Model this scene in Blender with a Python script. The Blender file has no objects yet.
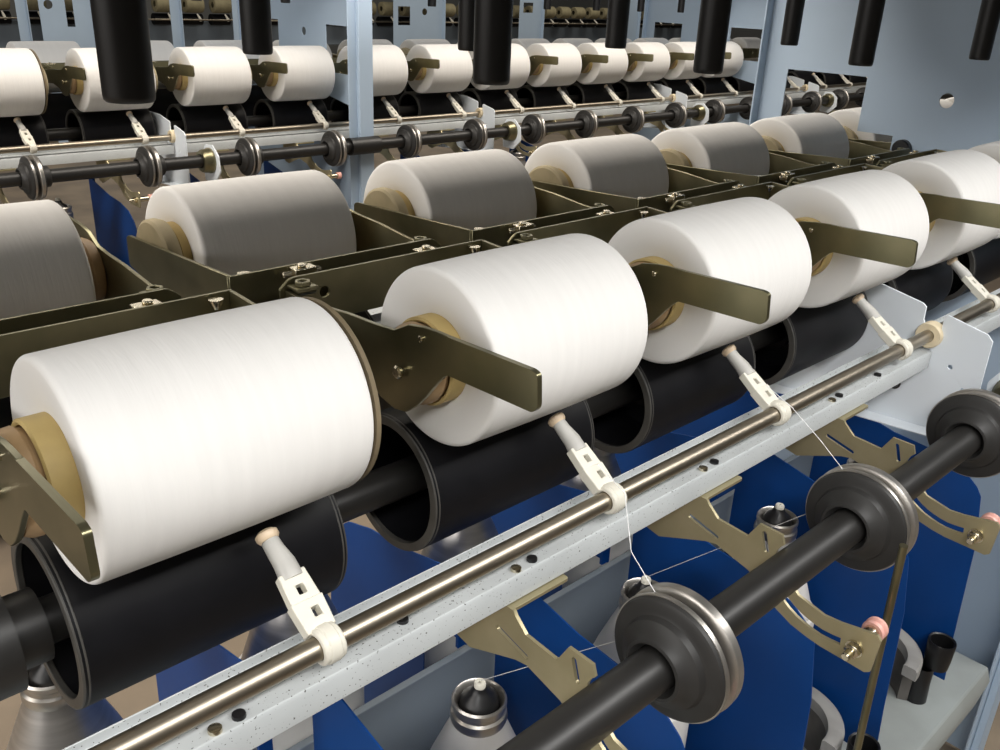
import bpy, bmesh, math, random
from mathutils import Vector, Matrix
from mathutils.geometry import tessellate_polygon
random.seed(7)
PI = math.pi
H = 0.95                 # height of the package axis above the floor
P = 0.225                # spindle pitch
L = 0.1425               # package length
scene = bpy.context.scene
col = scene.collection

# ------------------------------------------------------------------ camera
CAM = Vector((-0.1049, -0.3966, 0.2119 + H))
ROT = Matrix(((0.7261, 0.2437, -0.6430), (-0.6864, 0.3131, -0.6564), (0.0413, 0.9179, 0.3946)))
cd = bpy.data.cameras.new('camera')
cam = bpy.data.objects.new('camera', cd)
col.objects.link(cam)
cam.matrix_world = Matrix.Translation(CAM) @ ROT.to_4x4()
cd.sensor_width = 36.0
cd.lens = 32.4535
cd.clip_start = 0.01
scene.camera = cam


def pix(x, y, z):
    d = ROT.transposed() @ (Vector((x, y, z + H)) - CAM)
    if d.z > -0.05:
        return None
    return 500 - 901.5 * d.x / d.z, 375 + 901.5 * d.y / d.z


def seen(pts, m=25):
    q = [pix(*p) for p in pts]
    q = [a for a in q if a]
    if not q:
        return False
    xs = [a[0] for a in q]; ys = [a[1] for a in q]
    return max(xs) > -m and min(xs) < 1000 + m and max(ys) > -m and min(ys) < 750 + m


# ------------------------------------------------------------------ materials
def new_mat(name, color, rough=0.5, metal=0.0, noise=0.0, nscale=60.0, bump=0.0, bscale=200.0, spec=0.5, stretch=(1, 1, 1), color2=None):
    m = bpy.data.materials.new(name)
    m.use_nodes = True
    nt = m.node_tree; b = nt.nodes['Principled BSDF']
    b.inputs['Base Color'].default_value = (*color, 1)
    b.inputs['Roughness'].default_value = rough
    b.inputs['Metallic'].default_value = metal
    b.inputs['Specular IOR Level'].default_value = spec
    tc = nt.nodes.new('ShaderNodeTexCoord')
    mp = nt.nodes.new('ShaderNodeMapping'); mp.inputs['Scale'].default_value = stretch
    nt.links.new(tc.outputs['Object'], mp.inputs['Vector'])
    if noise or color2:
        n = nt.nodes.new('ShaderNodeTexNoise'); n.inputs['Scale'].default_value = nscale
        n.inputs['Detail'].default_value = 4
        nt.links.new(mp.outputs['Vector'], n.inputs['Vector'])
        r = nt.nodes.new('ShaderNodeValToRGB')
        c2 = color2 if color2 else tuple(max(0, c * (1 - noise)) for c in color)
        r.color_ramp.elements[0].position = 0.35; r.color_ramp.elements[1].position = 0.68
        r.color_ramp.elements[0].color = (*c2, 1); r.color_ramp.elements[1].color = (*color, 1)
        nt.links.new(n.outputs['Fac'], r.inputs['Fac'])
        nt.links.new(r.outputs['Color'], b.inputs['Base Color'])
    if bump:
        n = nt.nodes.new('ShaderNodeTexNoise'); n.inputs['Scale'].default_value = bscale
        n.inputs['Detail'].default_value = 3
        nt.links.new(mp.outputs['Vector'], n.inputs['Vector'])
        bp = nt.nodes.new('ShaderNodeBump'); bp.inputs['Strength'].default_value = bump
        bp.inputs['Distance'].default_value = 0.001
        nt.links.new(n.outputs['Fac'], bp.inputs['Height'])
        nt.links.new(bp.outputs['Normal'], b.inputs['Normal'])
    return m


M = {}
M['yarn'] = new_mat('white_yarn', (0.86, 0.845, 0.82), 0.75, 0, noise=0.035, nscale=26, bump=0.18, bscale=90, spec=0.25, stretch=(6, 0.6, 0.6))
M['oliveyarn'] = new_mat('olive_yarn', (0.30, 0.26, 0.15), 0.8, 0, noise=0.3, nscale=20)
M['tube'] = new_mat('yellow_paper_tube', (0.58, 0.43, 0.17), 0.6, 0, noise=0.2, nscale=40)
M['disc'] = new_mat('brown_adapter', (0.40, 0.26, 0.13), 0.55, 0, noise=0.2, nscale=50)
M['board'] = new_mat('brown_board', (0.22, 0.17, 0.10), 0.75, 0, noise=0.2, nscale=40)
M['paper'] = new_mat('grey_board', (0.52, 0.44, 0.28), 0.75, 0, noise=0.2, nscale=40)
M['gold'] = new_mat('yellow_zinc_steel', (0.31, 0.275, 0.17), 0.32, 0.9, nscale=14, color2=(0.19, 0.18, 0.105), bump=0.05, bscale=60)
M['goldlow'] = new_mat('yellow_zinc_bracket', (0.50, 0.44, 0.28), 0.42, 0.7, nscale=18, color2=(0.40, 0.35, 0.21), bump=0.05, bscale=60)
M['bolt'] = new_mat('bright_zinc', (0.75, 0.68, 0.52), 0.25, 1.0, noise=0.2)
M['drum'] = new_mat('black_drum', (0.006, 0.006, 0.0075), 0.45, 0, noise=0.3, nscale=30, spec=0.18)
M['rim'] = new_mat('dark_grey_rim', (0.060, 0.057, 0.051), 0.5, 0, noise=0.3, nscale=60)
M['shaft'] = new_mat('black_shaft', (0.018, 0.017, 0.016), 0.42, 0.0, noise=0.25, nscale=50, stretch=(0.3, 1, 1))
M['wheel'] = new_mat('black_wheel', (0.030, 0.029, 0.028), 0.48, 0, noise=0.25, nscale=40, bump=0.03, spec=0.4)
M['chrome'] = new_mat('worn_steel_rim', (0.58, 0.55, 0.51), 0.34, 0.9, noise=0.3, nscale=30, stretch=(1, 1, 1))
M['steel'] = new_mat('rod_steel', (0.44, 0.385, 0.305), 0.38, 1.0, noise=0.25, nscale=18, stretch=(0.3, 3, 3))
M['alu'] = new_mat('aluminium_cone', (0.62, 0.60, 0.58), 0.34, 0.9, noise=0.25, nscale=10, stretch=(1, 1, 14))
M['plastic'] = new_mat('white_plastic', (0.72, 0.69, 0.60), 0.45, 0, noise=0.06, nscale=80)
M['grey_plastic'] = new_mat('milky_tube', (0.48, 0.47, 0.44), 0.35, 0, noise=0.1, nscale=80)
M['ceramic'] = new_mat('tan_ceramic', (0.70, 0.55, 0.38), 0.4, 0, noise=0.1, nscale=80)
M['cream'] = new_mat('cream_bushing', (0.80, 0.68, 0.47), 0.5, 0, noise=0.12, nscale=90)
M['pink'] = new_mat('pink_ceramic', (0.78, 0.42, 0.36), 0.4, 0, noise=0.1, nscale=80)
M['blue'] = new_mat('blue_paint', (0.002, 0.052, 0.235), 0.45, 0, noise=0.12, nscale=8, spec=0.3)
M['frame'] = new_mat('pale_blue_paint', (0.43, 0.54, 0.67), 0.48, 0, noise=0.05, nscale=6, bump=0.03, bscale=120)
M['white'] = new_mat('white_paint', (0.76, 0.81, 0.86), 0.45, 0, noise=0.04, nscale=12)
M['grey'] = new_mat('grey_duct_paint', (0.19, 0.225, 0.26), 0.5, 0, noise=0.15, nscale=6)
M['cast'] = new_mat('grey_cast', (0.36, 0.35, 0.33), 0.55, 0, noise=0.2, nscale=30, bump=0.1, bscale=90)
M['castdark'] = new_mat('dark_grey_cast', (0.13, 0.12, 0.11), 0.6, 0, noise=0.3, nscale=30)
M['bed'] = new_mat('grey_green_bed', (0.36, 0.39, 0.38), 0.45, 0, noise=0.2, nscale=10, color2=(0.29, 0.31, 0.30))
M['black'] = new_mat('black_plastic', (0.008, 0.008, 0.009), 0.38, 0, noise=0.2, nscale=20)
M['pot'] = new_mat('white_pot', (0.74, 0.72, 0.69), 0.4, 0, noise=0.04, nscale=12)
M['strand'] = new_mat('yarn_strand', (0.85, 0.85, 0.85), 0.7)
M['floor'] = new_mat('concrete_floor', (0.26, 0.205, 0.145), 0.6, 0, nscale=5, color2=(0.17, 0.135, 0.10), bump=0.05, bscale=40)
M['wall'] = new_mat('factory_wall', (0.30, 0.30, 0.28), 0.8, 0, noise=0.1, nscale=2)
M['tray'] = new_mat('overhead_tray', (0.30, 0.34, 0.38), 0.5, 0, noise=0.1)


def rail_mat():
    m = new_mat('speckled_rail_paint', (0.50, 0.52, 0.52), 0.42, 0)
    nt = m.node_tree; b = nt.nodes['Principled BSDF']
    tc = nt.nodes['Texture Coordinate']
    v = nt.nodes.new('ShaderNodeTexNoise'); v.inputs['Scale'].default_value = 620; v.inputs['Detail'].default_value = 1
    nt.links.new(tc.outputs['Object'], v.inputs['Vector'])
    r = nt.nodes.new('ShaderNodeValToRGB')
    r.color_ramp.elements[0].position = 0.28; r.color_ramp.elements[0].color = (0.08, 0.075, 0.07, 1)
    r.color_ramp.elements[1].position = 0.32; r.color_ramp.elements[1].color = (0.50, 0.525, 0.53, 1)
    nt.links.new(v.outputs['Fac'], r.inputs['Fac'])
    n = nt.nodes.new('ShaderNodeTexNoise'); n.inputs['Scale'].default_value = 14; n.inputs['Detail'].default_value = 5
    nt.links.new(tc.outputs['Object'], n.inputs['Vector'])
    r2 = nt.nodes.new('ShaderNodeValToRGB')
    r2.color_ramp.elements[0].position = 0.3; r2.color_ramp.elements[0].color = (0.82, 0.82, 0.82, 1)
    r2.color_ramp.elements[1].position = 0.7; r2.color_ramp.elements[1].color = (1, 1, 1, 1)
    nt.links.new(n.outputs['Fac'], r2.inputs['Fac'])
    mx = nt.nodes.new('ShaderNodeMix'); mx.data_type = 'RGBA'; mx.blend_type = 'MULTIPLY'
    mx.inputs['Factor'].default_value = 1
    nt.links.new(r.outputs['Color'], mx.inputs[6]); nt.links.new(r2.outputs['Color'], mx.inputs[7])
    nt.links.new(mx.outputs[2], b.inputs['Base Color'])
    return m


M['rail'] = rail_mat()


# ------------------------------------------------------------------ mesh helpers
def lathe(bm, prof, axis='x', seg=48, c=(0, 0, 0), a0=0.0, a1=2 * PI, closed_prof=False):
    """prof: list of (t, r) along the axis."""
    full = abs(a1 - a0 - 2 * PI) < 1e-6
    n = seg if full else seg + 1
    rings = []
    for t, r in prof:
        ring = []
        if r < 1e-7 and full:
            p = {'x': (t, 0, 0), 'y': (0, t, 0), 'z': (0, 0, t)}[axis]
            v = bm.verts.new(Vector(p) + Vector(c)); ring = [v] * n
        else:
            for i in range(n):
                a = a0 + (a1 - a0) * i / seg
                cs, sn = r * math.cos(a), r * math.sin(a)
                p = {'x': (t, cs, sn), 'y': (sn, t, cs), 'z': (cs, sn, t)}[axis]
                ring.append(bm.verts.new(Vector(p) + Vector(c)))
        rings.append(ring)
    idx = list(range(len(rings) - 1))
    pairs = [(rings[i], rings[i + 1]) for i in idx]
    if closed_prof:
        pairs.append((rings[-1], rings[0]))
    for A, B in pairs:
        m = n if full else n - 1
        for i in range(m):
            j = (i + 1) % n
            vs = [A[i], A[j], B[j], B[i]]
            u = []
            for v in vs:
                if v not in u:
                    u.append(v)
            if len(u) >= 3:
                try:
                    bm.faces.new(u)
                except ValueError:
                    pass
    if not full and closed_prof:
        for k in (0, n - 1):
            try:
                bm.faces.new([r[k] for r in rings])
            except ValueError:
                pass


def box(bm, x0, x1, y0, y1, z0, z1):
    vs = [bm.verts.new((x, y, z)) for x in (x0, x1) for y in (y0, y1) for z in (z0, z1)]
    for f in ((0, 1, 3, 2), (4, 6, 7, 5), (0, 4, 5, 1), (2, 3, 7, 6), (0, 2, 6, 4), (1, 5, 7, 3)):
        bm.faces.new([vs[i] for i in f])


def rounded(poly, r, n=4):
    """round every corner of a 2D polygon (r: number or list)."""
    out = []
    N = len(poly)
    for i in range(N):
        p0 = Vector(poly[i - 1]); p = Vector(poly[i]); p1 = Vector(poly[(i + 1) % N])
        rr = r[i] if isinstance(r, (list, tuple)) else r
        if rr <= 0:
            out.append(tuple(p)); continue
        d0 = (p0 - p); d1 = (p1 - p)
        k = min(rr, d0.length * 0.45, d1.length * 0.45)
        a = p + d0.normalized() * k; b = p + d1.normalized() * k
        for j in range(n + 1):
            t = j / n
            q = a * (1 - t) ** 2 + p * 2 * t * (1 - t) + b * t * t
            out.append(tuple(q))
    return out


def circle2(cx, cy, r, n=20):
    return [(cx + r * math.cos(2 * PI * i / n), cy + r * math.sin(2 * PI * i / n)) for i in range(n)]


def slot2(p, q, r, n=8):
    p = Vector(p); q = Vector(q); d = (q - p).normalized(); a = math.atan2(d.y, d.x)
    out = [(q.x + r * math.cos(a - PI / 2 + PI * i / n), q.y + r * math.sin(a - PI / 2 + PI * i / n)) for i in range(n + 1)]
    out += [(p.x + r * math.cos(a + PI / 2 + PI * i / n), p.y + r * math.sin(a + PI / 2 + PI * i / n)) for i in range(n + 1)]
    return out


def ribbon2(pts, r):
    """closed band of half width r round a 2D polyline."""
    l, rr = [], []
    for i, p in enumerate(pts):
        a = Vector(pts[max(i - 1, 0)]); b = Vector(pts[min(i + 1, len(pts) - 1)])
        d = (b - a).normalized(); nrm = Vector((-d.y, d.x))
        l.append(tuple(Vector(p) + nrm * r)); rr.append(tuple(Vector(p) - nrm * r))
    return l + rr[::-1]


def prism(bm, poly, t0, t1, axis='x', holes=()):
    loops = [list(poly)] + [list(h) for h in holes]
    flat = [p for lp in loops for p in lp]
    tris = tessellate_polygon([[Vector((p[0], p[1], 0)) for p in lp] for lp in loops])

    def mk(p, t):
        return {'x': (t, p[0], p[1]), 'y': (p[0], t, p[1]), 'z': (p[0], p[1], t)}[axis]
    A = [bm.verts.new(mk(p, t0)) for p in flat]
    B = [bm.verts.new(mk(p, t1)) for p in flat]
    for t in tris:
        try:
            bm.faces.new([A[i] for i in t]); bm.faces.new([B[i] for i in reversed(t)])
        except ValueError:
            pass
    s = 0
    for lp in loops:
        n = len(lp)
        for i in range(n):
            j = (i + 1) % n
            try:
                bm.faces.new([A[s + i], A[s + j], B[s + j], B[s + i]])
            except ValueError:
                pass
        s += n


def tube(bm, pts, r, seg=12, caps=True):
    pts = [Vector(p) for p in pts]
    rs = r if isinstance(r, (list, tuple)) else [r] * len(pts)
    rings = []
    up = None
    for i, p in enumerate(pts):
        d = (pts[min(i + 1, len(pts) - 1)] - pts[max(i - 1, 0)]).normalized()
        if up is None:
            up = Vector((0, 0, 1)) if abs(d.z) < 0.9 else Vector((1, 0, 0))
        s = d.cross(up).normalized(); u2 = s.cross(d).normalized(); up = u2
        rings.append([bm.verts.new(p + (s * math.cos(2 * PI * k / seg) + u2 * math.sin(2 * PI * k / seg)) * rs[i]) for k in range(seg)])
    for A, B in zip(rings, rings[1:]):
        for k in range(seg):
            j = (k + 1) % seg
            bm.faces.new([A[k], A[j], B[j], B[k]])
    if caps:
        bm.faces.new(rings[0]); bm.faces.new(rings[-1])


def bend(p0, p1, p2, n=10):
    p0, p1, p2 = Vector(p0), Vector(p1), Vector(p2)
    return [p0 * (1 - t) ** 2 + p1 * 2 * t * (1 - t) + p2 * t * t for t in [i / n for i in range(n + 1)]]


def hexbolt(bm, c, axis, r, h):
    lathe(bm, [(0, 0), (0, r * 1.35), (h * 0.25, r * 1.35), (h * 0.25, r)], axis, 20, c)
    lathe(bm, [(h * 0.25, r), (h * 0.9, r), (h, r * 0.85), (h, 0)], axis, 6, c)


def mesh_of(name, bm, mat, angle=35):
    bmesh.ops.recalc_face_normals(bm, faces=bm.faces[:])
    me = bpy.data.meshes.new(name)
    bm.to_mesh(me); bm.free()
    for p in me.polygons:
        p.use_smooth = True
    me.set_sharp_from_angle(angle=math.radians(angle))
    me.materials.append(M[mat])
    return me


def link(name, me, parent=None, bevel=0.0, label=None):
    o = bpy.data.objects.new(name, me); col.objects.link(o)
    if parent is not None:
        o.parent = parent
    if bevel:
        b = o.modifiers.new('bevel', 'BEVEL'); b.width = bevel; b.segments = 2; b.limit_method = 'ANGLE'
        b.angle_limit = math.radians(40); b.harden_normals = False
    if label:
        o['label'] = label
    return o


class B:
    """collects one mesh"""
    def __init__(s): s.bm = bmesh.new()
    def __getattr__(s, k):
        f = {'lathe': lathe, 'box': box, 'prism': prism, 'tube': tube, 'hexbolt': hexbolt}[k]
        return lambda *a, **kw: (f(s.bm, *a, **kw), s)[1]
    def done(s, name, mat, parent=None, bevel=0.0, label=None, angle=35):
        return link(name, mesh_of(name, s.bm, mat, angle), parent, bevel, label)


def empty(name, cat):
    o = bpy.data.objects.new(name, None); col.objects.link(o)
    o.empty_display_size = 0.02
    o['category'] = cat
    return o


def dup(root):
    r = root.copy(); col.objects.link(r)
    for ch in list(root.children):
        c = ch.copy(); col.objects.link(c); c.parent = r
        for g in ch.children:
            d = g.copy(); col.objects.link(d); d.parent = c
    return r


USED = set()
def place(proto, x, y, z=0.0, rz=0.0, label='', group=None):
    o = proto if proto.name not in USED else dup(proto)
    USED.add(proto.name)
    o.location = (x, y, z + H); o.rotation_euler = (0, 0, rz)
    o['label'] = label
    if group:
        o['group'] = group
    return o


def tag(o, label, cat, group=None):
    o['label'] = label; o['category'] = cat
    if group:
        o['group'] = group
    return o


def struct(o):
    o['kind'] = 'structure'
    return o


ORD = ['first', 'second', 'third', 'fourth', 'fifth', 'sixth', 'seventh', 'eighth', 'ninth', 'tenth', 'eleventh', 'twelfth',
       'thirteenth', 'fourteenth', 'fifteenth', 'sixteenth', 'seventeenth', 'eighteenth', 'nineteenth', 'twentieth']
TENS = {2: 'twenty', 3: 'thirty', 4: 'forty', 5: 'fifty', 6: 'sixty'}
def ordw(i):
    n = i + 1
    if n <= 20:
        return ORD[i]
    t, u = divmod(n, 10)
    if u == 0:
        return {3: 'thirtieth', 4: 'fortieth', 5: 'fiftieth', 6: 'sixtieth'}[t]
    return TENS[t] + '-' + ORD[u - 1]


# ------------------------------------------------------------------ prototypes (row frame: package axis at y=0, z=0; operator side is -y)
def make_package(R, end_disc=False):
    t = empty('yarn_package', 'yarn package')
    r = 0.0265
    prof = [(0.0045, r), (0.0022, R * 0.62), (0.0006, R * 0.86)]
    k = 0.0034
    for i in range(7):
        a = PI / 2 * i / 6
        prof.append((k - k * math.cos(a) + 0.0006, R - k + k * math.sin(a)))
    for i in range(1, 12):
        prof.append((k + (L - 2 * k) * i / 12, R + 0.0006 * math.sin(PI * i / 12)))
    for i in range(7):
        a = PI / 2 * i / 6
        prof.append((L - 0.0006 - k + k * math.sin(a), R - k + k * math.cos(a)))
    prof += [(L - 0.0006, R * 0.86), (L - 0.0022, R * 0.62), (L - 0.0045, r)]
    B().lathe(prof, 'x', 96).done('yarn_winding', 'yarn', t, angle=50)
    # paper tube
    ro = 0.028
    B().lathe([(-0.0075, ro - 0.003), (-0.0085, ro - 0.0015), (-0.0075, ro), (0.004, ro), (0.004, ro - 0.003)], 'x', 56, closed_prof=True)\
       .lathe([(L - 0.004, ro - 0.003), (L - 0.004, ro), (L + 0.0032, ro), (L + 0.0040, ro - 0.0015), (L + 0.0032, ro - 0.003)], 'x', 56, closed_prof=True)\
       .lathe([(0.003, ro - 0.0031), (L - 0.003, ro - 0.0031)], 'x', 32)\
       .done('paper_tube', 'tube', t)
    if end_disc:
        B().lathe([(L + 0.001, 0.03), (L + 0.001, R - 0.0015), (L + 0.0035, R - 0.0012), (L + 0.0048, R - 0.004), (L + 0.0048, 0.03)], 'x', 72, closed_prof=True)\
           .done('end_disc', 'board', t)
    return t


ARM_X = (-0.0225, -0.0195)
def make_cradle(tip):
    t = empty('package_cradle', 'package cradle')
    g = 'gold'
    # back plate: channel with a turned top edge, pivot hole
    bp = B().prism(rounded([(-0.026, -0.016), (L + 0.0215, -0.016), (L + 0.0215, 0.021), (-0.018, 0.021), (-0.026, 0.014)], [0, 0.0, 0.0, 0.004, 0]), 0.134, 0.1365, 'y',
                   holes=[circle2(0.010, 0.006, 0.0042)]).done('back_plate', g, t, 0.0004)
    # near arm, carries the handle
    outline = [(0.1335, 0.013), (0.118, 0.0125), (0.098, 0.0135), (0.060, 0.0175), (0.030, 0.019), (0.010, 0.021), (-0.004, 0.0285), (-0.018, 0.031), (-0.030, 0.0318),
               (-0.040, 0.0318), (-0.0405, 0.0085), (-0.037, 0.0065), (-0.030, -0.001), (-0.021, -0.012), (-0.012, -0.0215), (-0.002, -0.029), (0.010, -0.031), (0.024, -0.028), (0.040, -0.018),
               (0.070, -0.012), (0.1335, -0.016)]
    arm = B().prism(outline, ARM_X[0], ARM_X[1], 'x').done('arm', g, t, 0.0004)
    B().prism(rounded([(-0.0395, 0.0316), (-0.106, 0.0338), (-0.110, 0.0325), (-0.1115, 0.0145), (-0.108, 0.0105), (-0.0395, 0.0085)], [0, 0.003, 0.004, 0.003, 0.004, 0]),
              ARM_X[0] - 0.0002, ARM_X[1] + 0.0002, 'x').done('handle', g, arm, 0.0007)
    b = B()
    b.lathe([(-0.0245, 0), (-0.0245, 0.0042), (-0.0265, 0.0042), (-0.0275, 0.003), (-0.0275, 0)], 'x', 18, (0, 0.002, -0.003))
    b.lathe([(-0.0245, 0), (-0.0245, 0.0028), (-0.0228, 0.0028)], 'x', 14, (-0.0006, 0.002, -0.003))
    b.done('axle_bolt', 'bolt', arm)
    b = B()
    b.lathe([(-0.0222, 0.0021), (-0.0236, 0.0021), (-0.0241, 0.0014), (-0.0241, 0)], 'x', 12, (0, -0.0165, 0.0235))
    b.done('arm_rivet', 'bolt', arm)
    B().lathe([(-0.0190, 0.010), (-0.0190, 0.0235), (-0.0150, 0.0255), (-0.0110, 0.0258), (-0.0095, 0.0245), (0.002, 0.0232), (0.002, 0.010)], 'x', 48, closed_prof=True)\
       .done('tube_holder', 'disc', t)
    # far arm with the broad disc
    fx = L + 0.0185
    B().prism(rounded([(0.1335, 0.021), (0.060, 0.0175), (tip + 0.004, 0.0135), (tip, 0.011), (tip, -0.012), (tip + 0.018, -0.016), (max(0.006, tip + 0.030), -0.022), (0.050, -0.018), (0.1335, -0.016)], [0, 0, 0.003, 0.002, 0.003, 0, 0, 0, 0]),
              fx, fx + 0.003, 'x').done('arm', g, t, 0.0004)
    B().lathe([(L + 0.0175, 0.008), (L + 0.0175, 0.0300), (L + 0.0158, 0.0322), (L + 0.0100, 0.0325), (L + 0.0052, 0.0310), (L + 0.0050, 0.0245), (L - 0.002, 0.0232), (L - 0.002, 0.008)], 'x', 48, closed_prof=True)\
       .done('tube_holder', 'paper', t)
    # pivot lug with nut, spring pin and the countersunk screw
    b = B()
    b.box(-0.021, -0.004, 0.120, 0.1335, 0.0150, 0.0170)
    b.lathe([(0.0, 0.0034), (0.0, 0.0060), (0.0032, 0.0060), (0.0032, 0.0034)], 'z', 6, (-0.0125, 0.1265, 0.0172), closed_prof=True)
    b.tube([(-0.018, 0.1285, 0.0125), (-0.002, 0.1285, 0.0125)], 0.0036, 12)
    b.done('pivot_lug', g, t, 0.0005)
    B().lathe([(0, 0), (0, 0.0022), (0.005, 0.0048), (0.0066, 0.0048), (0.0066, 0)], 'z', 18, (L + 0.006, 0.128, 0.0125)).done('cone_screw', 'bolt', t)
    b = B()
    b.box(L * 0.70, L * 0.70 + 0.018, 0.137, 0.147, 0.012, 0.0205)
    b.tube([(L * 0.70 - 0.006, 0.1415, 0.0165), (L * 0.70 + 0.026, 0.1415, 0.0165)], 0.0022, 10)
    b.lathe([(0, 0), (0, 0.0036), (0.002, 0.0036), (0.002, 0)], 'z', 14, (L * 0.70 + 0.010, 0.142, 0.0206))
    b.done('latch_clip', 'bolt', t, 0.0008)
    return t


def make_drum():
    t = empty('drive_drum', 'drive drum')
    R = 0.0496; r = 0.0435; a, b = -0.0053, 0.1512
    B().lathe([(a + 0.060, 0.0145), (a + 0.060, r), (a + 0.0005, r), (a + 0.0005, R - 0.0008), (a + 0.0015, R), (b - 0.0015, R), (b - 0.0005, R - 0.0008), (b - 0.0005, r), (b - 0.060, r), (b - 0.060, 0.0145)], 'x', 80)\
       .done('shell', 'drum', t)
    for s, e in ((a, a + 0.0038), (b, b - 0.0038)):
        B().lathe([(s, r - 0.0005), (s, R - 0.0004), (e, R + 0.0002), (e, r - 0.0005)], 'x', 80, closed_prof=True).done('rim', 'rim', t, 0.0005)
    B().lathe([(a + 0.045, 0.0135), (a + 0.045, 0.0185), (a + 0.062, 0.0185), (a + 0.062, 0.0135)], 'x', 40, closed_prof=True).done('hub', 'drum', t)
    return t


def make_guide(k=1.0):
    """origin on the traverse rod axis"""
    t = empty('yarn_guide', 'yarn guide')
    r = 0.0068
    B().lathe([(-0.0068, r), (-0.0060, 0.0098), (0.0060, 0.0098), (0.0068, r)], 'x', 28, closed_prof=True)\
       .lathe([(-0.0035, 0.0095), (-0.0035, 0.0105), (0.0035, 0.0105), (0.0035, 0.0095)], 'x', 28).done('clamp', 'plastic', t, 0.0008)
    # body: flat block with two square windows, rising towards the nip
    d = Vector((0, 0.052, 0.037)).normalized() * k; n = Vector((0, -d.z, d.y))
    b = B()

    def block(s0, s1, w0, w1, h, holes=()):
        bm = b.bm
        for hx0, hx1, hs0, hs1 in [(-w0, w0, s0, s1)]:
            poly = [(-w0, s0), (w0, s0), (w1, s1), (-w1, s1)]
            loops = [poly] + [[(q[0], q[2]), (q[1], q[2]), (q[1], q[3]), (q[0], q[3])] for q in holes]
            flat = [p for lp in loops for p in lp]
            tr = tessellate_polygon([[Vector((p[0], p[1], 0)) for p in lp] for lp in loops])
            A = [bm.verts.new(Vector((p[0], 0, 0)) + d * p[1] + n * h) for p in flat]
            C_ = [bm.verts.new(Vector((p[0], 0, 0)) + d * p[1] - n * h) for p in flat]
            for q in tr:
                bm.faces.new([A[i] for i in q]); bm.faces.new([C_[i] for i in reversed(q)])
            s = 0
            for lp in loops:
                for i in range(len(lp)):
                    j = (i + 1) % len(lp)
                    bm.faces.new([A[s + i], A[s + j], C_[s + j], C_[s + i]])
                s += len(lp)
    block(0.0072, 0.0250, 0.0084, 0.0095, 0.0040, [(-0.0002, 0.0044, 0.0145, 0.0200)])
    block(0.0245, 0.0420, 0.0088, 0.0078, 0.0034, [(-0.0018, 0.0030, 0.0285, 0.0340)])
    b.done('body', 'plastic', t, 0.0007)
    q = [d * 0.039, d * 0.048 + n * 0.001, d * 0.057 + n * 0.001 + Vector((-0.001, 0, 0)), d * 0.0645 + n * 0.0015 + Vector((-0.0015, 0, 0))]
    B().tube(q, [0.0066, 0.0061, 0.0052, 0.0048], 14).done('stem', 'grey_plastic', t)
    e = d * 0.0625 + n * 0.0015 + Vector((-0.0015, 0, 0))
    B().tube([e, e + d * 0.002, e + d * 0.0045, e + d * 0.006], [0.0052, 0.0064, 0.0064, 0.0045], 18).done('tip', 'ceramic', t)
    return t


SH_Y, SH_Z = -0.163, -0.1553
def make_wheel():
    """origin on the feed shaft axis, middle of the yarn groove"""
    t = empty('feed_pulley', 'feed pulley')
    R = 0.0415
    B().lathe([(-0.0200, 0.0142), (-0.0240, 0.0162), (-0.0256, 0.0175), (-0.0252, 0.0195), (-0.0205, 0.0225), (-0.0178, 0.0285), (-0.0140, 0.0300), (-0.0130, 0.0325), (-0.0128, R - 0.0045), (-0.0116, R - 0.0020),
               (-0.0093, R - 0.0010), (-0.0092, 0.0345), (-0.0054, 0.0345), (-0.0054, 0.0335), (0.0006, 0.0335), (0.0006, 0.030), (0.0085, 0.030), (0.0085, R - 0.0012), (0.0105, R - 0.002), (0.0118, R - 0.0045), (0.0125, 0.030), (0.014, 0.0205), (0.026, 0.0202), (0.0275, 0.019), (0.0275, 0.0142)], 'x', 80)\
       .done('disc', 'wheel', t)
    B().lathe([(-0.0094, 0.0348), (-0.0094, R - 0.0004), (-0.0086, R), (-0.0062, R - 0.0003), (-0.0054, R - 0.0025), (-0.0052, R - 0.0070), (-0.0052, 0.034)], 'x', 80, closed_prof=True).done('rim', 'chrome', t)
    B().lathe([(0.0004, 0.0340), (0.0004, R - 0.0065), (0.0012, R - 0.0008), (0.0022, R + 0.0004), (0.0080, R), (0.0087, R - 0.0010), (0.0087, 0.035)], 'x', 80, closed_prof=True).done('rim', 'chrome', t)
    return t


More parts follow.
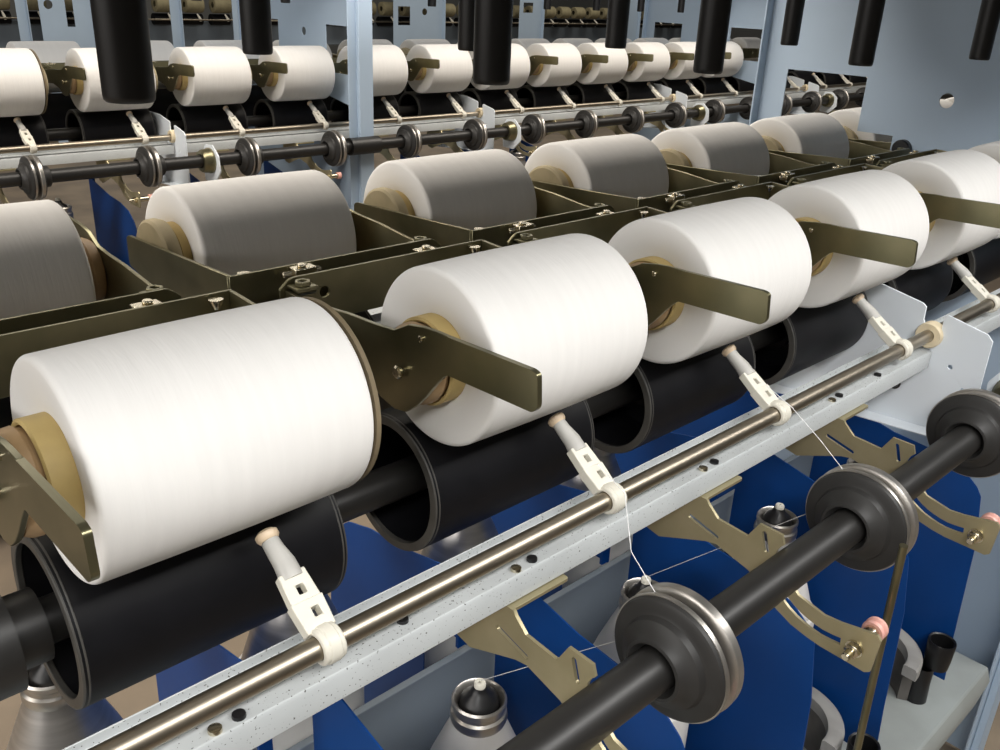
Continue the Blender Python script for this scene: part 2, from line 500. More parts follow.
def make_bracket():
    """origin below the rail; coordinates are in the row frame with x = 0 at the plate"""
    t = empty('yarn_bracket', 'bracket')
    arc = [(SH_Y + 0.0156 * math.cos(math.radians(48 - 10 * q)), SH_Z + 0.0156 * math.sin(math.radians(48 - 10 * q))) for q in range(15)]
    outl = [(-0.026, -0.137), (-0.0860, -0.137), (-0.0880, -0.1400), (-0.0975, -0.1485), (-0.1235, -0.1505), (-0.1315, -0.1360), (-0.1500, -0.1365)] + arc + [
            (-0.1700, -0.1768), (-0.1790, -0.1790), (-0.1910, -0.1818), (-0.2030, -0.1808), (-0.2285, -0.1758), (-0.2315, -0.1790), (-0.2295, -0.2060), (-0.2260, -0.2085), (-0.2140, -0.2080), (-0.1930, -0.2075), (-0.1820, -0.2060),
            (-0.1690, -0.2030), (-0.1550, -0.1965), (-0.1440, -0.1870), (-0.1290, -0.1775), (-0.1000, -0.1700), (-0.0900, -0.1720), (-0.0700, -0.1800),
            (-0.0480, -0.1890), (-0.0330, -0.1860), (-0.0240, -0.1750)]
    sl = [slot2((-0.074, -0.1575), (-0.099, -0.1640), 0.0019), slot2((-0.1365, -0.1420), (-0.1405, -0.1545), 0.0019),
          ribbon2([(-0.160, -0.1830), (-0.1630, -0.1860), (-0.167, -0.1885), (-0.173, -0.1915), (-0.179, -0.1935), (-0.1855, -0.1951), (-0.192, -0.1960), (-0.199, -0.1958), (-0.206, -0.1950)], 0.0028)]
    B().prism(outl, -0.0012, 0.0012, 'x', holes=sl).done('plate', 'goldlow', t)
    B().prism(rounded([(0.001, -0.078), (0.001, -0.0850), (0.050, -0.0850), (0.050, -0.078)], 0.002), -0.1395, -0.1370, 'z').done('mounting_flange', 'goldlow', t, 0.0004)
    b = B()
    by, bz = -0.2164, -0.1940
    b.lathe([(-0.0012, 0), (-0.0012, 0.0062), (-0.0032, 0.0062), (-0.0032, 0)], 'x', 20, (0, by, bz))
    b.lathe([(-0.0032, 0.0056), (-0.0070, 0.0056), (-0.0076, 0.0045), (-0.0076, 0)], 'x', 6, (0, by, bz))
    b.lathe([(-0.0076, 0.0032), (-0.0150, 0.0032), (-0.0158, 0.0024), (-0.0158, 0)], 'x', 16, (0, by, bz))
    b.lathe([(0.0012, 0.0055), (0.0240, 0.0055)], 'x', 16, (0, by, bz))
    b.done('stud', 'bolt', t)
    B().lathe([(0.024, 0.004), (0.024, 0.0076), (0.0260, 0.0082), (0.0275, 0.0064), (0.0290, 0.0064), (0.0305, 0.0082), (0.0330, 0.0080), (0.0340, 0.0068), (0.0340, 0)], 'x', 32, (0, by, bz)).done('roller', 'pink', t)
    return t


def make_separator(rear):
    t_ = empty('separator_plate', 'separator plate')
    # tall sheet with a cut corner, its front edge leaning a little; the rear ones are notched round the duct
    head = [(0.147, -0.325), (0.037, -0.349), (-0.020, -0.354), (-0.063, -0.366), (-0.0855, -0.384), (-0.0935, -0.396), (-0.1040, -0.470), (-0.1100, -0.618), (-0.1150, -0.698)]
    tail = [(0.078, -0.698), (0.078, -0.412), (0.147, -0.412)] if rear else [(0.147, -0.698)]
    B().prism(rounded(head + tail, 0.0015, 2), -0.0008, 0.0008, 'x').done('sheet', 'blue', t_)
    B().box(0.0, 0.012, 0.143, 0.1468, -0.410, -0.330).done('folded_edge', 'blue', t_)
    return t_


def make_spindle(cone, dz=0.0):
    """origin on the spindle axis"""
    t = empty('twisting_spindle', 'spindle')
    hub = B().lathe([(-0.372, 0.0185), (-0.364, 0.016), (-0.358, 0.0085), (-0.3525, 0.0062), (-0.3525, 0)], 'z', 28).done('hub', 'black', t)
    B().lathe([(-0.353, 0.0052), (-0.3495, 0.0055), (-0.3475, 0.0046), (-0.3475, 0.0018), (-0.3500, 0.0015)], 'z', 20).done('yarn_eyelet', 'plastic', hub)
    B().lathe([(-0.374, 0.0190), (-0.3655, 0.0215), (-0.3640, 0.0232), (-0.3660, 0.0247), (-0.3700, 0.0247), (-0.3720, 0.0232), (-0.3760, 0.0232), (-0.3780, 0.0252), (-0.3840, 0.0258), (-0.3880, 0.0245), (-0.3900, 0.0205)], 'z', 44)\
       .done('collar', 'chrome', t)
    B().lathe([(-0.3870, 0.0235), (-0.4100, 0.0330), (-0.4400, 0.0450), (-0.4700, 0.0550), (-0.4850, 0.0590), (-0.4900, 0.0600)], 'z', 56).done('cone_cover', cone, t)
    B().lathe([(-0.4870, 0.0605), (-0.4900, 0.0640), (-0.5000, 0.0660), (-0.6000, 0.0660), (-0.6200, 0.0560), (-0.6230, 0.0400), (-0.6230, 0)], 'z', 56).done('pot', 'pot', t)
    B().lathe([(-0.6220, 0.036), (-0.640, 0.036), (-0.645, 0.045), (-0.652, 0.045), (-0.656, 0.024), (-0.7195 - dz, 0.030)], 'z', 36).done('base', 'castdark', t)
    a0, a1 = math.radians(-92), math.radians(100)
    B().lathe([(-0.652, 0.058), (-0.636, 0.058), (-0.634, 0.062), (-0.634, 0.075), (-0.637, 0.078), (-0.652, 0.078)], 'z', 36, c=(0, -0.055, 0), a0=a0, a1=a1, closed_prof=True).done('brake_shoe', 'cast', t)
    b = B()
    b.lathe([(-0.7195 - dz, 0.060), (-0.652, 0.060), (-0.652, 0.074), (-0.7195 - dz, 0.074)], 'z', 20, c=(0, -0.055, 0), a0=math.radians(-60), a1=math.radians(80), closed_prof=True)
    b.done('stand', 'castdark', t)
    return t


def make_cup():
    t = empty('pedal_cup', 'cup holder')
    B().lathe([(-0.660, 0.0), (-0.660, 0.0165), (-0.645, 0.0178), (-0.617, 0.0190), (-0.6155, 0.0182), (-0.617, 0.0160), (-0.645, 0.0150), (-0.645, 0)], 'z', 40)\
        .done('cup', 'black', t)
    B().lathe([(-0.7195, 0.0), (-0.7195, 0.0165), (-0.690, 0.0150), (-0.660, 0.0150)], 'z', 32, (-0.012, 0.012, 0)).done('foot', 'black', t)
    return t


def make_tube():
    t = empty('hanging_tube', 'hanging tube')
    B().lathe([(0.150 + 0.32, 0.0122), (0.160, 0.0115), (0.158, 0.0112), (0.157, 0.0104), (0.158, 0.0096), (0.175, 0.0096), (0.30, 0.0098)], 'z', 40).done('pipe', 'black', t)
    B().lathe([(0.155 + 0.30, 0.0118), (0.155 + 0.30, 0.0155), (0.470, 0.0155), (0.470, 0.0118)], 'z', 32, closed_prof=True).done('collar', 'black', t)
    return t


def make_plate(with_end=True):
    """section plate through which rod and shaft pass; x = 0 at the sheet"""
    t = empty('section_plate', 'frame plate')
    rod_y, rod_z = -0.0740, -0.1020
    def arc(c, r, d0, d1, n=10):
        return [(c[0] + r * math.cos(math.radians(d0 + (d1 - d0) * i / n)), c[1] + r * math.sin(math.radians(d0 + (d1 - d0) * i / n))) for i in range(n + 1)]
    top = [(0.094, -0.062), (-0.0140, -0.0625), (-0.0600, -0.0715), (-0.0638, -0.0745), (-0.0640, -0.0880)]
    notch = arc((rod_y, rod_z), 0.0118, 52, -205, 16)
    rest = [(-0.0838, -0.0900), (-0.0838, -0.0790), (-0.0870, -0.0770), (-0.1280, -0.0860), (-0.1340, -0.0920), (-0.1340, -0.2000), (0.094, -0.2150)]
    drum_hole = circle2(0.0377, -0.1035, 0.0215, 28)
    B().prism(top + notch + rest, -0.0012, 0.0012, 'x', holes=[drum_hole, circle2(-0.1010, -0.1300, 0.0026), circle2(-0.1180, -0.150, 0.0022)]).done('sheet', 'white', t, 0.0003)
    B().prism([(-0.134, -0.2000), (0.094, -0.2150), (0.094, -0.2165), (-0.134, -0.2015)], -0.022, 0.0010, 'x').done('bottom_flange', 'white', t, 0.0003)
    B().lathe([(-0.0075, 0.0066), (-0.0075, 0.0125), (-0.006, 0.0135), (0.006, 0.0135), (0.0075, 0.0125), (0.0075, 0.0066)], 'x', 36, (0, rod_y, rod_z), closed_prof=True).done('bushing', 'cream', t)
    b = B()
    b.hexbolt((-0.0012, -0.050, -0.165), 'x', 0.005, -0.006)
    b.done('bolt', 'rim', t)
    return t


def make_bearing():
    t = empty('shaft_bearing', 'bearing')
    y, z = SH_Y, SH_Z
    B().lathe([(-0.020, 0.0152), (-0.020, 0.0215), (-0.016, 0.0240), (-0.004, 0.0255), (-0.002, 0.0270), (0.002, 0.0270), (0.002, 0.0152)], 'x', 40, (0, y, z), closed_prof=True).done('housing', 'gold', t)
    B().prism(rounded([(y + 0.030, z - 0.046), (y + 0.034, z + 0.008), (y + 0.020, z + 0.031), (y - 0.012, z + 0.034), (y - 0.036, z + 0.014), (y - 0.040, z - 0.020), (y - 0.012, z - 0.048)], 0.003), 0.0022, 0.0052, 'x',
              holes=[circle2(y, z, 0.0155, 28)]).done('holder', 'white', t, 0.0003)
    return t


def make_panel(y0, y1, back):
    """big frame panel across the machine: y0 front edge, y1 back edge; x = 0 at the sheet"""
    t = empty('frame_panel', 'frame panel')
    zt, zb = 0.47, -0.945
    w = [(y0 + 0.045, -0.002), (0.037, -0.002), (0.037, 0.110), (y0 + 0.045, 0.110)]
    e = 0.205 if back else 0.150
    w2 = [(e, -0.050), (0.397, -0.050), (0.397, 0.110), (0.262, 0.110), (0.262, 0.030), (e, 0.030)]
    w3 = [(y0 + 0.045, -0.175), (0.080, -0.175), (0.080, -0.060), (0.030, -0.060), (y0 + 0.045, -0.082)]
    w4 = [(0.215, -0.175), (0.397, -0.175), (0.397, -0.082), (0.215, -0.082)]
    w5 = [(0.146, -0.544), (0.162, -0.544), (0.162, -0.416), (0.146, -0.416)]
    B().prism([(y0, zb), (y1, zb), (y1, zt), (y0, zt)], -0.0012, 0.0012, 'x', holes=[w, w2, w3, w4, w5, circle2(0.138, 0.0885, 0.0105, 28), circle2(0.090, -0.03, 0.006)]).done('sheet', 'frame', t)
    fw_, bw = 0.062, 0.020
    b = B()
    b.box(-fw_, 0.0005, y0, y0 + 0.003, zb, zt)
    b.done('front_flange', 'frame', t, 0.0008)
    B().box(-0.040, 0.0005, y0 - 0.012, y0 - 0.0002, zb, zt).done('edge_strip', 'frame', t, 0.0015)
    b = B()
    b.box(-bw, 0.0005, y1 - 0.003, y1, zb, zt)
    b.done('rear_flange', 'frame', t, 0.0008)
    if not back:
        return t
    b = B()
    b.lathe([(0.0012, 0), (0.0012, 0.0135), (-0.010, 0.0135), (-0.012, 0.012), (-0.012, 0)], 'x', 24, (0, 0.186, 0.014))
    b.done('boss', 'black', t)
    return t


# radius of the near packages as measured, others alike
front_R = [0.0543, 0.0566, 0.0565, 0.0575, 0.0596, 0.0590]
D_TYPE = {}

cradle = make_cradle(0.008); rear_cradle = make_cradle(-0.038); drum = make_drum(); guide = make_guide(); far_guide_ = make_guide(1.16); wheel = make_wheel(); bracket = make_bracket()
separator = make_separator(False); rear_separator = make_separator(True); spindle = make_spindle('alu', 0.052); front_spindle = make_spindle('pot'); cup = make_cup(); htube = make_tube(); splate = make_plate(); bearing = make_bearing()

DY_ = 1.6111
RODY, RODZ = -0.0740, -0.1020
DRY, DRZ = 0.0377, -0.1035

# ------------------------------------------------------------------ machine in the foreground
W = 0.2968
near = 'in the near row of the front machine'
back = 'in the rear row of the front machine'
for k in range(6):
    pk = make_package(min(front_R[k] + 0.0008, 0.0600), k == 0)
    lab = ['largest white yarn package, at the left edge of the front row', 'white yarn package with the long gold handle across it, right of the largest one',
           'white yarn package third from left in the near row', 'white yarn package fourth from left in the near row', 'white yarn package fifth from left in the near row, by the right picture edge',
           'white yarn package last in the near row, showing only its top'][k]
    fx = k * P + (0, 0, -0.006, -0.002, 0, 0)[k]
    place(pk, fx, 0, label=lab, group='white yarn packages in the near row')
    place(cradle, fx, 0, label='gold cradle with handle, holding the %s package from left in the front row' % ordw(k), group='package cradles in the near row')
    place(drum, k * P, DRY, DRZ, label='black drum under the %s package from left in the front row' % ordw(k), group='drive drums under the near row')

backpack = make_package(0.0560)
for k in range(9):
    x = -0.0281 + L + k * P
    place(backpack, x, W, rz=PI, label='white yarn package, %s from left %s' % (ordw(k), back), group='white yarn packages in the rear row')
    place(rear_cradle, x, W, rz=PI, label='gold cradle holding the %s package from left, rear row of front machine' % ordw(k), group='package cradles in the rear row')

for k in range(6):
    place(drum, -0.0281 + L + k * P, W - DRY, DRZ, rz=PI, label='black drum under the %s package from left, rear row of front machine' % ordw(k), group='drive drums under the rear row')
GX = [0.0953, 0.3211, 0.5342, 0.7671, 1.0035]
for k, gx in enumerate(GX):
    place(guide, gx, RODY, RODZ, label='white yarn guide on the near steel rod, %s from left' % ordw(k), group='yarn guides on the near rod')

WX = [0.2855, 0.5235, 0.7530, 0.974]
for k, wx in enumerate(WX):
    lab = ['black feed wheel with two steel rims nearest the camera at bottom centre', 'black feed wheel in the middle of the near shaft beside a pink roller',
           'black feed wheel third along the near shaft at the right picture edge', 'black feed wheel fourth along the near shaft'][k]
    if k < 3:
        place(wheel, wx, SH_Y, SH_Z, label=lab, group='feed wheels on the near shaft')

BX = [0.221, 0.425, 0.641]
for k, bx in enumerate(BX):
    place(bracket, bx, 0, label=['gold slotted bracket under the grey rail at bottom centre beside the nearest feed wheel', 'gold slotted bracket under the grey rail with pink roller right of centre',
                                 'gold slotted bracket under the grey rail farthest along by the white plate'][k], group='slotted brackets under the near rail')
o = B().tube([(0, 0, -0.130), (0.0138, 0, -0.325), (0.036, 0, -0.715)], 0.0029, 14).done('guide_rod', 'gold')
o.location = (0.4685, -0.2164, H)
tag(o, 'upright thin gold rod behind the pink roller', 'rod')


def rail_section(x0, x1, y, name_label, rz=0.0):
    t = empty('channel_rail', 'rail')
    prof = [(-0.0475, -0.1120), (-0.0465, -0.1120), (-0.0465, -0.1190), (-0.0790, -0.1190), (-0.0790, -0.1360), (-0.0805, -0.1365), (-0.0808, -0.1200), (-0.0795, -0.1180), (-0.0475, -0.1180)]
    B().prism(prof, x0, x1, 'x').done('channel', 'rail', t, 0.0004)
    t.location = (0, y, H - (0.014 if y == DY_ and rz == 0 else 0)); t.rotation_euler = (0, 0, rz); t['label'] = name_label
    return t


def long_cyl(name, mat, x0, x1, y, z, r, label, cat, seg=32, grp=None):
    b = B().lathe([(x0, 0), (x0, r), (x1, r), (x1, 0)], 'x', seg)
    o = b.done(name, mat)
    o.location = (0, y, z + H)
    return tag(o, label, cat, grp)


# plates, bearings, rods, rails of one machine
def machine_line(dx, dy, secs, where, shaft_x0, shaft_x1):
    for i in secs:
        xp = 0.837 + 0.9 * i + dx
        pos = {'near': {-1: 'at the lower left picture edge', 0: 'at right beside the cream bushing', 1: 'beyond the right picture edge'}}.get(where, {}).get(i) or 'number %s along the row across the aisle' % ordw(i - secs[0])
        if seen([(xp, dy - 0.09, -0.1)], 60):
            place(splate, xp, dy, -0.012 if dy else 0, label='white section plate with round bushing %s' % (pos if where == 'near' else '%s from left across the aisle' % ordw(i - secs[0])), group='section plates')
            place(bearing, xp + 0.035, dy, label='bearing with brass ring on the black shaft %s' % (pos if where == 'near' else '%s from left across the aisle' % ordw(i - secs[0])), group='shaft bearings')


machine_line(0, 0, (-1, 0), 'near', 0, 0)
for i, (x0, x1) in enumerate(((-0.0600, 0.834), (0.840, 1.55))):
    r_ = rail_section(x0, x1, 0, ['speckled grey channel rail running below the near steel rod', 'speckled grey channel rail past the white plate at right'][i])
    if i == 0:
        for x, y, kind in ((0.044, -0.0745, 'rim'), (0.246, -0.0745, 'rim'), (0.446, -0.0745, 'rim'), (0.645, -0.0745, 'rim'), (0.722, -0.0745, 'rim'), (0.148, -0.0690, 'rim'),
                           (0.031, -0.0755, 'bolt'), (0.231, -0.0755, 'bolt'), (0.430, -0.0755, 'bolt'), (0.630, -0.0755, 'bolt')):
            b = B()
            b.lathe([(-0.1185, 0), (-0.1185, 0.0036), (-0.1160, 0.0034), (-0.1155, 0.002), (-0.1155, 0)], 'z', 14, (x, y, 0))
            b.done('bolt', 'black' if kind == 'rim' else kind, r_)
long_cyl('traverse_rod', 'steel', -0.35, 1.6, RODY, RODZ, 0.0064, 'polished steel rod carrying the white guides in front', 'rod')
long_cyl('feed_shaft', 'shaft', -0.10, 1.6, SH_Y, SH_Z, 0.0138, 'thick black shaft carrying the feed wheels in front', 'shaft', 40)
b = B()
for x0, x1, r in ((-0.35, 1.55, 0.0128), (-0.058, -0.024, 0.0290), (-0.024, -0.008, 0.0200), (0.845, 0.885, 0.019)):
    b.lathe([(x0, 0), (x0, r), (x1, r), (x1, 0)], 'x', 32)
o = b.done('drum_shaft', 'shaft'); o.location = (0, DRY, DRZ + H)
tag(o, 'black shaft through the drums of the near row', 'shaft')

o = B().lathe([(-0.35, 0), (-0.35, 0.0128), (1.55, 0.0128), (1.55, 0)], 'x', 32).done('drum_shaft', 'shaft'); o.location = (0, W - DRY, DRZ + H)
tag(o, 'black shaft through the drums of the rear row', 'shaft')
rail_section(-1.55, 0.35, W, 'pale channel rail on the rear side of the front machine', PI)
# spindles, separators
SX = [0.325, 0.5594, 0.803, 1.0200]
SY = [0.050, 0.050, 0.037, 0.030]
for k, (sx, sy) in enumerate(zip(SX, SY)):
    place(front_spindle, sx, sy, label='front spindle with steel collar, %s from left under the near row' % ordw(k), group='spindles under the near row')
for k in range(5):
    place(separator, 0.215 + P * k, 0, label='blue separator sheet %s from left between the front spindles' % ordw(k), group='blue separators under the near row')
for k in range(2, 4):
    place(cup, (0.815, 1.086)[k - 2], (-0.121, -0.105)[k - 2], label=['black cup holder on the grey bed, nearer of the two', 'black cup holder on the grey bed, farther of the two'][k - 2], group='cup holders')
for k in range(4):
    place(spindle, 0.044 + P * k, 0.262, 0.052, rz=PI, label='rear spindle with bare aluminium cone, %s from left under the rear row' % ordw(k), group='spindles under the rear row')
for k in range(5):
    place(rear_separator, 0.175 + P * k, 0.2968, rz=PI, label='blue separator sheet %s from left between the rear spindles' % ordw(k), group='blue separators under the rear row')

# centre duct, bed
o = B().box(-0.6, 2.2, 0.150, 0.158, -0.540, -0.420).done('divider_panel', 'grey', None, 0.001)
o.location = (0, 0, H); tag(o, 'long grey divider panel behind the front spindles', 'divider panel')
bed = B().prism([(-0.150, -0.742), (-0.142, -0.720), (0.450, -0.720), (0.450, -0.742), (0.440, -0.800), (-0.140, -0.800)], -0.3, 1.228, 'x', )
o = bed.done('spindle_bed', 'bed', None, 0.003); o.location = (0, 0, H)
tag(o, 'grey green bed plate under the spindles of the front machine', 'machine bed')
for i, x in enumerate((0.1, 1.18)):
    o = B().box(x, x + 0.08, -0.08, 0.40, -H, -0.8005).done('bed_foot', 'frame', None, 0.002); o.location = (0, 0, H)
    tag(o, ['pale blue foot under the left end of the front bed', 'pale blue foot under the right end of the front bed'][i], 'machine foot')

pan = make_panel(-0.147, 0.443, True)
place(pan, 1.295, 0, label='pale blue frame panel with round hole at the right of the picture', group='frame panels')

# black hanging tubes
for k, x in enumerate((0.0681, 0.2939, 0.5256, 0.7809, 1.0792)):
    place(htube, x, 0.03, label='black hanging tube, %s from left of the nearer, larger tubes' % ordw(k), group='hanging tubes over the near row')
for k, x in enumerate((0.2678, 0.4871, 0.6969, 0.8750, 1.0571)):
    place(htube, x, 0.267, label='black hanging tube, %s from left of the smaller tubes over the rear row' % ordw(k), group='hanging tubes over the rear row')

# ------------------------------------------------------------------ machine across the aisle
DX, DY = -0.0722, 1.6111
far = 'across the aisle'
pk0 = make_package(0.0625); pk1 = make_package(0.0635, True)
n = 0
for k in range(-1, 20):
    x = 0.3778 + P * k
    if x > 3.00 and k < 13:
        continue
    if seen([(x, DY, 0), (x + L, DY, 0)]) and pix(x, DY, 0)[0] < 760:
        place(pk1 if n == 0 else pk0, x, DY, label='white yarn package, %s from left in the facing row across the aisle' % ordw(n), group='white yarn packages across the aisle')
        place(cradle, x, DY, label='gold cradle of the %s package in the facing row across the aisle' % ordw(n), group='package cradles across the aisle')
        n += 1
n = 0
for k in range(-1, 22):
    x = 0.3778 + P * k
    if seen([(x, DY, -0.1), (x + L, DY, -0.15)]) and pix(x, DY, -0.1)[0] < 880:
        place(drum, x, DY + DRY, DRZ - 0.008, label='black drive drum, %s from left in the row across the aisle' % ordw(n), group='drive drums across the aisle')
        place(far_guide_, x + 0.098, DY + RODY, RODZ - 0.014, label='white yarn guide, %s from left on the rod across the aisle' % ordw(n), group='yarn guides across the aisle')
        n += 1
n = 0
for k in range(-1, 22):
    x = 0.4424 + P * k
    if seen([(x, DY + SH_Y, SH_Z)]) and pix(x, DY + SH_Y, SH_Z)[0] < 890:
        place(wheel, x, DY + SH_Y, SH_Z, label='black feed wheel, %s from left on the shaft across the aisle' % ordw(n), group='feed wheels across the aisle')
        n += 1
n = 0
for k in range(-1, 12):
    x = 0.235 + P * k + 0.1528
    if seen([(x, DY - 0.1, -0.2)]) and pix(x, DY - .1, -.2)[0] < 700:
        place(bracket, x, DY, -0.014, label='gold slotted bracket, %s from left under the rail across the aisle' % ordw(n), group='slotted brackets across the aisle')
        n += 1
n = 0
for k in range(-2, 12):
    x = 0.215 + P * k + 0.1528
    if seen([(x, DY - 0.08, -0.38)]) and pix(x, DY - .08, -.38)[0] < 560:
        place(separator, x + 0.060, DY, 0.10, label='blue separator sheet, %s from left under the row across the aisle' % ordw(n), group='blue separators across the aisle')
        n += 1
n = 0
for k in range(-2, 12):
    if k == 4:
        continue
    x = 0.1025 + P * k + 0.1528
    if seen([(x, DY, -0.4)]) and pix(x, DY, -.4)[0] < 560:
        place(spindle, x + 0.045, DY - 0.02, 0.117, label='spindle with aluminium cone, %s from left under the row across the aisle' % ordw(n), group='spindles across the aisle')
        n += 1
n = 0
for k in range(-1, 22):
    x = -0.1003 + P * k
    if seen([(x, DY + W, 0), (x + L, DY + W, 0)]) and pix(x, DY + W, 0)[0] < 780:
        place(backpack, x + L, DY + W, rz=PI, label='white yarn package, %s from left in the far row across the aisle' % ordw(n), group='white yarn packages in the far row across the aisle')
        place(rear_cradle, x + L, DY + W, rz=PI, label='gold cradle of the %s package in the far row across the aisle' % ordw(n), group='package cradles in the far row across the aisle')
        n += 1

n = 0
for k in range(-1, 22):
    x = -0.1003 + P * k
    if seen([(x, DY + W, -0.1), (x + L, DY + W, -0.15)]) and pix(x, DY + W, -.1)[0] < 780:
        place(drum, x + L, DY + W - DRY, DRZ, rz=PI, label='black drum, %s from left in the far row across the aisle' % ordw(n), group='drive drums in the far row across the aisle')
        n += 1
o = B().lathe([(-0.2, 0), (-0.2, 0.0128), (4.6, 0.0128), (4.6, 0)], 'x', 32).done('drum_shaft', 'shaft'); o.location = (0, DY + W - DRY, DRZ + H)
tag(o, 'black shaft through the drums of the far row across the aisle', 'shaft')
rail_section(-4.6, 0.2, DY + W, 'pale channel rail on the far side of the machine across the aisle', PI)
secs = (0, 1, 2, 3)
machine_line(DX, DY, secs, 'far', 0, 0)
for i in range(5):
    x0 = 0.840 + DX + 0.9 * (i - 1); x1 = x0 + 0.894
    rail_section(x0, x1, DY, 'pale channel rail below the rod across the aisle, %s section from left' % ordw(i))
long_cyl('traverse_rod', 'steel', -0.2, 4.6, DY + RODY, RODZ - 0.014, 0.0064, 'polished steel rod carrying the guides across the aisle', 'rod')
b = B()
for x0, x1, r in ((-0.2, 4.6, 0.0132), (1.16, 1.245, 0.0205), (2.96, 3.045, 0.0205)):
    b.lathe([(x0, 0), (x0, r), (x1, r), (x1, 0)], 'x', 32)
o = b.done('feed_shaft', 'shaft'); o.location = (0, DY + SH_Y, SH_Z + H)
tag(o, 'black shaft carrying the feed wheels across the aisle', 'shaft')
long_cyl('drum_shaft', 'shaft', -0.2, 4.6, DY + DRY, DRZ - 0.008, 0.0128, 'black shaft through the drums across the aisle', 'shaft')
o = B().box(-0.6, 4.6, 0.150, 0.158, -0.540, -0.420).done('divider_panel', 'grey', None, 0.001)
o.location = (0, DY, H); tag(o, 'long grey divider panel inside the machine across the aisle', 'divider panel')
for i, (x0, x1) in enumerate(((-0.3, 1.168), (1.243, 2.968), (3.043, 4.6))):
    o = B().prism([(-0.150, -0.742), (-0.142, -0.720), (0.450, -0.720), (0.450, -0.742), (0.440, -0.800), (-0.140, -0.800)], x0, x1, 'x').done('spindle_bed', 'bed', None, 0.003)
    o.location = (0, DY, H + 0.064); tag(o, 'grey green bed plate across the aisle, %s section from left' % ordw(i), 'machine bed')
pan2 = make_panel(-0.147, 0.443, False)
for i, x in enumerate((1.255, 3.055)):
    place(pan2, x - 0.019, DY, label=['pale blue frame panel with upright edge left of centre across the aisle', 'pale blue frame panel across the aisle at right, beside the bright upright edge'][i], group='frame panels')
n = 0
for k in range(0, 20):
    x = 0.0681 + DX + P * k
    if pix(x, DY + .03, 0.157) and -30 < pix(x, DY + .03, 0.157)[1] and -20 < pix(x, DY + .03, 0.157)[0] < 780 and pix(x, DY + 0.03, 0.157)[1] > 0:
        place(htube, x, DY + 0.03, label='black hanging tube, %s from left over the machine across the aisle' % ordw(n), group='hanging tubes across the aisle')
        n += 1

# ------------------------------------------------------------------ far machine beyond the second, wide aisle
FY = 6.444
fp = make_package(0.056)
fm = mesh_of('olive_package', (lambda q: (q.lathe([(0.004, 0.02), (0.0006, 0.046), (0.003, 0.054), (0.01, 0.0565), (L - 0.01, 0.0565), (L - 0.003, 0.054), (L - 0.0006, 0.046), (L - 0.004, 0.02)], 'x', 28), q)[1])(B()).bm, 'oliveyarn')
for ch in list(fp.children):
    bpy.data.objects.remove(ch)
bpy.data.objects.remove(fp)
dm = bmesh.new(); lathe(dm, [(0, 0.012), (0, 0.0396), (0.15, 0.0396), (0.15, 0.012)], 'x', 24); fdm = mesh_of('far_drum', dm, 'drum')
gm = bmesh.new()
tube(gm, [(0, 0, -0.004), (0, 0.026, 0.020), (0, 0.052, 0.038)], [0.011, 0.008, 0.005], 8); fgm = mesh_of('far_guide', gm, 'plastic')
n = 0
for k in range(7, 46):
    x = P * k
    q = pix(x, FY, 0)
    if q and -20 < q[0] < 740:
        o = link('yarn_package', fm); o.location = (x, FY, H)
        tag(o, 'olive yarn package, %s from left on the farthest machine' % ordw(n), 'yarn package', 'olive packages on the farthest machine')
        o = link('drive_drum', fdm); o.location = (x, FY + DRY, H + DRZ)
        tag(o, 'black drive drum, %s from left on the farthest machine' % ordw(n), 'drive drum', 'drive drums on the farthest machine')
        o = link('yarn_guide', fgm); o.location = (x + 0.09, FY + RODY, H + RODZ)
        tag(o, 'white yarn guide, %s from left on the farthest machine' % ordw(n), 'yarn guide', 'yarn guides on the farthest machine')
        n += 1
long_cyl('traverse_rod', 'steel', 1.0, 10.5, FY + RODY, RODZ, 0.0064, 'steel rod carrying the guides of the farthest machine', 'rod')
o = B().box(1.0, 10.5, FY + 0.118, FY + 0.182, -0.30, -0.12).done('centre_duct', 'grey', None, 0.004); o.location = (0, 0, H)
tag(o, 'long grey duct inside the farthest machine', 'duct')
n = 0
def far_frame(xs, label, window=None, hole=None):
    t = empty('frame_panel', 'frame panel')
    x0, x1 = xs
    hs = []
    if window:
        hs.append([(window[0], window[2]), (window[1], window[2]), (window[1], window[3]), (window[0], window[3])])
    if hole:
        hs.append(circle2(hole[0], hole[1], 0.028, 20))
    B().prism([(x0, -0.945), (x1, -0.945), (x1, 0.42), (x0, 0.42)], 0, 0.003, 'y', holes=hs).done('sheet', 'frame', t)
    B().box(x1 - 0.001, x1 + 0.004, -0.03, 0.003, -0.945, 0.42).done('edge_flange', 'frame', t, 0.0008)
    t.location = (0, 6.2, H); t['label'] = label; t['group'] = 'frame panels of the farthest machine'


far_frame((1.91, 1.97), 'narrow pale blue post at the far left corner on the farthest machine')
far_frame((2.05, 2.40), 'pale blue panel with oval hole at far left on the farthest machine', (2.215, 2.265, -0.145, 0.10), (2.11, -0.01))
far_frame((2.93, 3.00), 'narrow pale blue post left of the second hanging tube on the farthest machine')
far_frame((3.41, 3.52), 'pale blue post beside the second hanging tube on the farthest machine')
far_frame((4.90, 5.45), 'wide pale blue panel with square window above the white packages at centre', (4.95, 5.08, -0.12, 0.03), (5.24, -0.01))
far_frame((6.40, 6.71), 'pale blue panel right of the largest centre tube on the farthest machine', (6.45, 6.58, 0.0, 0.09))
far_frame((7.99, 8.21), 'pale blue panel far right on the farthest machine')

# ------------------------------------------------------------------ yarn strands
def strand(pts, label, r=0.00028):
    b = B().tube(pts, r, 6)
    o = b.done('yarn_strand', 'strand'); o.location = (0, 0, H)
    tag(o, label, 'yarn strand', 'yarn strands')


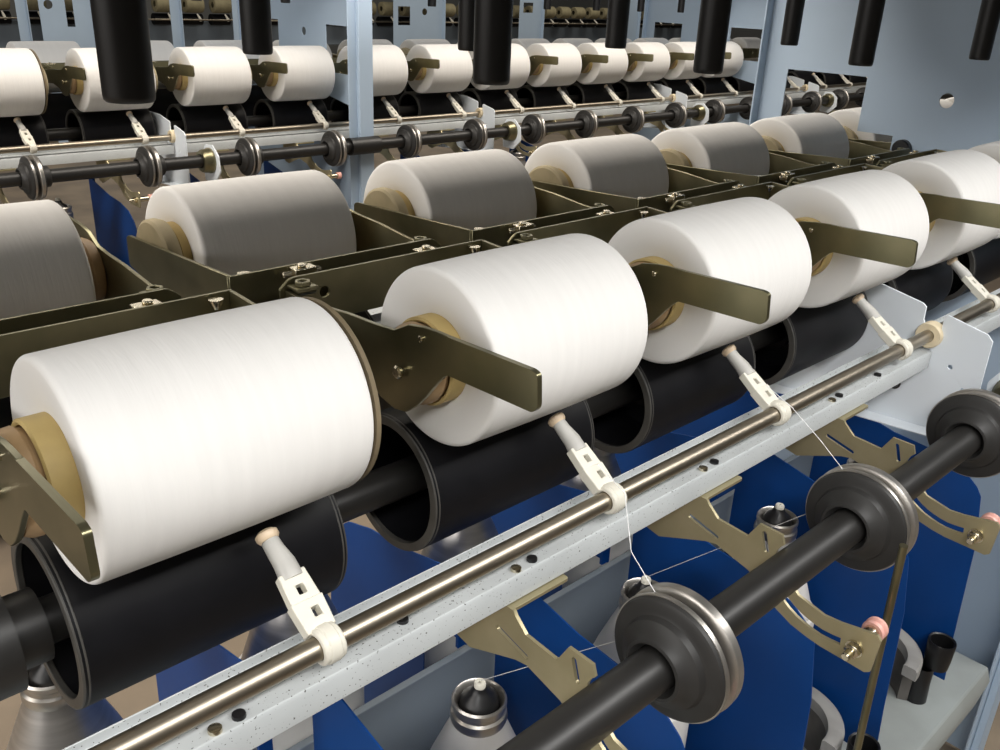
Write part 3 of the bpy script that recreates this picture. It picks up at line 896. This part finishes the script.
for k, wx in enumerate(WX[:2]):
    strand([(wx - 0.0018, SH_Y + 0.020, SH_Z + 0.0335), (wx + 0.004, -0.118, -0.108), (GX[k + 1] - 0.002, -0.0865, -0.0915), (GX[k + 1], -0.060, -0.082)],
           ['thin white yarn from the nearest feed wheel up to its guide', 'thin white yarn from the middle feed wheel up to its guide'][k])
    strand([(wx - 0.0018, SH_Y + 0.0375, SH_Z - 0.012), (SX[k], SY[k], -0.3465)],
           ['thin white yarn rising from the bottom spindle to the nearest feed wheel', 'thin white yarn rising from the second spindle to the middle feed wheel'][k])
strand([(0.1025, 0.03, -0.3465), (0.066, -0.13, -0.175)], 'thin white yarn crossing below the rail at bottom left')

# ------------------------------------------------------------------ unseen trays added to carry tubes and block aisle light; floor and walls
for i, (y, x0, x1) in enumerate(((0, -1.2, 3.2), (DY, -1.2, 4.6))):
    o = B().box(x0, x1, y + (-0.44, -0.24)[i], y + 0.52, 0.47, 0.50).done('overhead_tray', 'tray', None, 0.004); o.location = (0, 0, H)  # width set so the tray shades the rear packages from the front light
    tag(o, ['grey tray above the front machine from which tubes hang', 'grey tray above the machine across the aisle'][i], 'tray')
fl = B().box(-4, 14, -4, 12, -0.1, 0.0).done('floor', 'floor'); struct(fl)
for nm, a in (('wall_back', (-4, 14, 12, 12.1, 0, 4.0)), ('wall_left', (-4.1, -4, -4, 12, 0, 4.0)), ('wall_right', (14, 14.1, -4, 12, 0, 4.0)), ('wall_front', (-4, 14, -4.1, -4, 0, 4.0))):
    struct(B().box(*a).done(nm, 'wall'))

# ------------------------------------------------------------------ light: fluorescent strips over the aisles, plus an added end fill
def strip(name, loc, aim, sx, sy, power, color):
    ld = bpy.data.lights.new(name, 'AREA'); ld.shape = 'RECTANGLE'; ld.size = sx; ld.size_y = sy; ld.energy = power; ld.color = color
    o = bpy.data.objects.new(name, ld); col.objects.link(o)
    o.location = loc
    d = Vector(aim) - Vector(loc)
    o.rotation_euler = d.to_track_quat('-Z', 'X').to_euler() if False else d.to_track_quat('-Z', 'Y').to_euler()
    return o


strip('front_aisle_light', (-0.1, -1.15, H + 1.15), (-0.1, 0.0, H - 0.1), 5.0, 0.30, 82, (1.0, 0.985, 0.96))
strip('middle_aisle_light', (0.3, 0.95, H + 1.05), (0.3, 0.95, H), 7.0, 0.45, 92, (1.0, 0.92, 0.82))
strip('end_window_light', (-3.6, 0.5, H + 0.80), (0.6, 0.2, H), 3.4, 0.9, 62, (1.0, 0.97, 0.94))  # added fill at the left end to brighten package end faces, no window there
strip('rear_aisle_light', (2.0, 3.9, H + 1.5), (2.0, 3.0, H), 8.0, 0.4, 60, (1.0, 0.94, 0.85))
strip('far_aisle_light', (4.5, 5.2, H + 1.6), (4.5, 6.0, H), 10.0, 0.4, 80, (1.0, 0.93, 0.82))

w = bpy.data.worlds.new('world'); scene.world = w; w.use_nodes = True
w.node_tree.nodes['Background'].inputs['Color'].default_value = (0.75, 0.82, 0.92, 1)
w.node_tree.nodes['Background'].inputs['Strength'].default_value = 0.055

vs = scene.view_settings
scene.display_settings.display_device = 'sRGB'
vs.view_transform = 'Standard'
vs.look = 'None'
vs.exposure = 0.0
vs.gamma = 1.0
vs.use_curve_mapping = False
